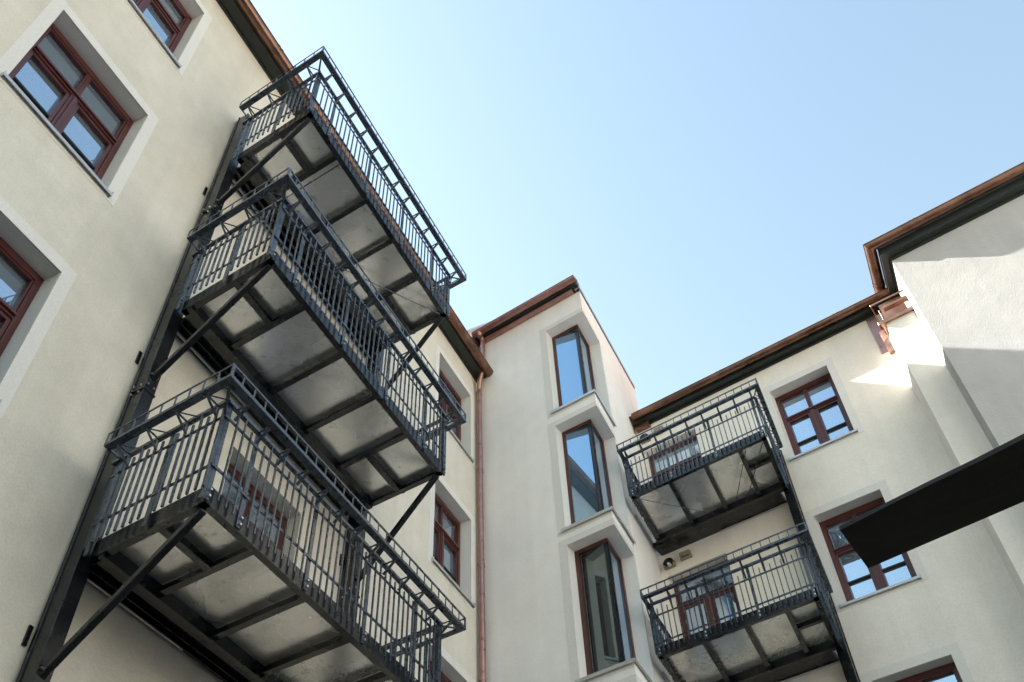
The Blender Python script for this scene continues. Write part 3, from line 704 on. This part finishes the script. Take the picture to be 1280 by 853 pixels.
kL = -.137
FLb = Fr(FL.O, uL, nL + uL * kL)
ZB = [4.51, 7.60, 10.70]
gL = 'steel balconies stacked on the left building'
labs = ['lowest and nearest of the three balconies stacked on the left wall',
        'middle balcony of the stack of three on the left wall, directly above the lowest one',
        'topmost balcony on the left wall, its planter rack standing against the sky']
for z0, lab in zip(ZB, labs):
    B = balcony(lab, FLb, z0, 4.27, 7.97, 1.53, .30, [4.27, 4.66, 5.60, 6.54, 7.47, 7.99], [4.95, 5.70, 6.42, 7.15],
            [(4.30, 4.95, 1.02), (7.15, 7.95, .88)], 1.545, (.28, .22, 1.765), (.05, .03), (True, True), .0935, .157, .31, gL, 'L', pin=(.32, .32))
    P = FLb.p
    # raking braces from the wall posts to the outer corners, with end plates
    for aw, ao in ((4.25, 4.27 + .06), (8.03, 7.93)):
        m = MB(); p0 = FL.p(aw, .20, z0 - .98) if aw < 5 else FL.p(8.03 + .03, .20, z0 - .98); p1 = P(ao, 1.47, z0 - .01)
        m.bar(p0, p1, .06, .06); br = mk('brace', m, STEEL, B, bevel=.006)
        m = MB(); m.box(FL, (aw if aw < 5 else 8.06) - .06, (aw if aw < 5 else 8.06) + .06, .221, .232, z0 - 1.09, z0 - .9); mk('foot_plate', m, STEEL, br)
        m = MB()
        for dz in (-1.07, -.93):
            for da in (-.04, .04): c = (aw if aw < 5 else 8.06) + da; m.tube(FL.p(c, .232, z0 + dz), FL.p(c, .245, z0 + dz), .011, 6)
        mk('bolts', m, BOLT, br, kind='stuff')
    m = MB(); m.tube(FL.p(4.42, .06, z0 + .035), FL.p(5.68, .06, z0 + .035), .018, 8); mk('flashing_rail', m, SILL, B, smooth=True)
    m = MB(); m.box(FL, 4.36, 7.97, .004, .31, z0 + .06, z0 + .10); m.box(FL, 4.36, 7.97, .10, .112, z0 + .0, z0 + .06); m.box(FL, 4.36, 7.97, .20, .21, z0 - .01, z0 + .06); mk('wall_angle', m, STEEL, B)
    if z0 > 10:
        for p_, q_ in (((6.2, .5), (7.85, 1.45)), ((5.05, .45), (5.05, 1.48))):
            m = MB(); m.tube(P(p_[0], p_[1], z0 - .02), P(q_[0], q_[1], z0 - .02), .008, 6); mk('tie_rod', m, STEEL, B)

def wall_post(label, fr, a0, a1, o0, o1, z0, z1, plates, group):
    T = thing('steel_post', label, 'post', fr.p((a0 + a1) / 2, o1, z0), group)
    m = MB(); m.box(fr, a0, a1, o0 + .05, o1, z0, z1); m.box(fr, a0 - .012, a1 + .012, o1 - .014, o1 + .002, z0, z1); m.box(fr, a0 - .012, a1 + .012, o0 + .05, o0 + .064, z0, z1)
    mk('column', m, STEEL, T, bevel=.003)
    m = MB(); m.box(fr, a0 + .01, a1 - .01, o0, o0 + .049, z0, z1 - .05); mk('spacer', m, STEEL, T)
    for z in plates:
        m = MB(); m.box(fr, a0 - .02, a1 + .02, o0 + .045, o1 + .012, z, z + .02); pl = mk('splice_plate', m, STEEL, T)
        m = MB()
        for dz in (-.04, .06):
            for oo in (o0 + .08, o1 - .04): m.tube(fr.p(a0 - .012, oo, z + dz), fr.p(a0 - .028, oo, z + dz), .011, 6)
        mk('bolts', m, BOLT, pl, kind='stuff')
        m = MB(); m.box(fr, a0 - .05, a0 - .013, .002, .02, z + .44, z + .60); mk('wall_bracket', m, STEEL, T)
gP = 'steel posts carrying the left balconies'
wall_post('dark steel post up the left wall at the near end of the stacked balconies', FL, 4.20, 4.32, .02, .225, -CZ, 12.0, [z - 1.15 for z in ZB], gP)
wall_post('dark steel post at the far end of the stacked balconies, seen through their railings', FL, 8.00, 8.12, .02, .225, -CZ, 12.0, [z - 1.15 for z in ZB], gP)

FRb = Fr(FR.O, UX, Vector((.185, -1, 0)))
ZR = [10.10, 7.10]
gR = 'steel balconies on the far building'
for z0, lab in zip(ZR, ['upper steel balcony on the far building, just under its copper gutter', 'lower steel balcony on the far building, left of the window crossed by the beam']):
    # in the skewed frame a point at offset o sits .185*o further along x
    B = balcony(lab, FRb, z0, -5.53, -3.02, 1.80, .33, [-5.50, -4.74, -3.89, -3.06], [-4.80, -4.13, -3.50], [(-3.50, -3.03, 1.20)], 1.815,
            (.06, .17, 2.06), (.03, .04), (True, True), .085, .145, .28, gR, 'R', pin=(.75, .35), lad=.15, hs=(.20, .645, .86, .88))
    P = FRb.p
    if z0 == ZR[0]: 
        for p_, q_ in (((-5.4, 1.7), (-4.35, .55)), ((-3.75, .5), (-3.10, 1.72)), ((-3.95, .55), (-3.4, 1.72))):
            m = MB(); m.tube(P(p_[0], p_[1], z0 - .02), P(q_[0], q_[1], z0 - .02), .007, 6); mk('tie_rod', m, STEEL, B)
    m = MB(); m.tube(FR.p(-4.40, .03, z0 - .02), FR.p(-3.10, .03, z0 - .02), .014, 8); mk('flashing_rail', m, SILL, B, smooth=True)
    m = MB(); m.box(FS, 1.42, 2.60, .01, .04, z0 + .09, z0 + .125); mk('side_rail', m, SILL, B)
    m = MB(); m.box(FR, -5.6, -3.1, .004, .335, z0 + .0, z0 + .085); mk('wall_angle', m, STEEL, B)
wall_post('slim dark steel post at the right end of the two far balconies', FR, -3.03, -2.90, .04, .26, -CZ, 11.15, [z - .9 for z in ZR], 'post of the far balconies')

# ------------------------------------------------------------------ lamps and vents over the far doors
for z, wh in ((12.93, 'upper'), (9.86, 'lower')):
    T = thing('wall_lamp', 'half round bulkhead lamp over the %s balcony door on the far wall' % wh, 'lamp', FR.p(-5.46, 0, z), 'bulkhead lamps over the far balcony doors')
    m = MB(); m.box(FR, -5.57, -5.36, .002, .03, z - .09, z + .02)
    m.box(FR, -5.57, -5.55, .03, .11, z - .09, z - .03); m.box(FR, -5.38, -5.36, .03, .11, z - .09, z - .03); mk('housing', m, VENTM, T, bevel=.004)
    ring0 = [FR.p(-5.465 + .105 * math.cos(t), .004, z - .02 + .10 * math.sin(t)) for t in [math.pi * k / 12 for k in range(13)]]
    m = MB(); m.prism(ring0, [q + Vector((0, -.1, 0)) for q in ring0]); mk('hood', m, STEEL, T, smooth=False)
    m = MB(); m.tube(FR.p(-5.465, .04, z - .035), FR.p(-5.465, .105, z - .035), .035, 12, .025); mk('bulb', m, LAMPG, T, smooth=True)
    T = thing('wall_vent', 'small box vent with a slotted underside right of the %s bulkhead lamp' % wh, 'vent', FR.p(-5.13, 0, z), 'box vents over the far balcony doors')
    m = MB(); zz = z + .03
    m.box(FR, -5.24, -5.03, .002, .085, zz - .02, zz + .07); m.box(FR, -5.25, -5.02, .002, .05, zz - .07, zz - .02); mk('housing', m, VENTM, T, bevel=.006)
    m = MB(); m.box(FR, -5.21, -5.06, .02, .075, zz - .022, zz - .0195); mk('slot', m, DKSEAL, T)

# ------------------------------------------------------------------ dark timber overhead, close to the camera
BM = thing('timber_beam', 'rough dark timber board jutting in from the right edge close overhead', 'beam', (3.4, 2.2, 0))
m = MB(); z = 2.0 + CZ
q = [Vector((-.528, 2.905, z)), Vector((-.535, 3.21, z + .01)), Vector((3.9, 2.88, z)), Vector((3.9, 2.32, z))]
c8 = [q[0], q[1], q[2], q[3]]
# four long faces with a slightly waney upper edge
n = 26; L0 = [q[0].lerp(q[3], k / n) for k in range(n + 1)]; L1 = [q[1].lerp(q[2], k / n) for k in range(n + 1)]
for k in range(1, n + 1):
    L0[k] = L0[k] + Vector((0, random.uniform(-.004, .004), random.uniform(-.002, .002))); 
T0 = [p + Vector((0, .010 + random.uniform(-.003, .003), .024)) for p in L0]; T1 = [p + Vector((0, -.004, .024)) for p in L1]
for k in range(n):
    m.face([L0[k], L0[k + 1], L1[k + 1], L1[k]]); m.face([T0[k], T0[k + 1], T1[k + 1], T1[k]])
    m.face([L0[k], L0[k + 1], T0[k + 1], T0[k]]); m.face([L1[k], L1[k + 1], T1[k + 1], T1[k]])
m.face([L0[0], L1[0], T1[0], T0[0]]); m.face([L0[n], L1[n], T1[n], T0[n]])
mk('board', m, WOOD, BM)
m = MB(); m.box(Fr((0, 0, 0), UX, (0, 1, 0)), 3.6, 3.74, 2.5, 2.66, -CZ, z - CZ - .002); mk('prop', m, WOOD, BM)
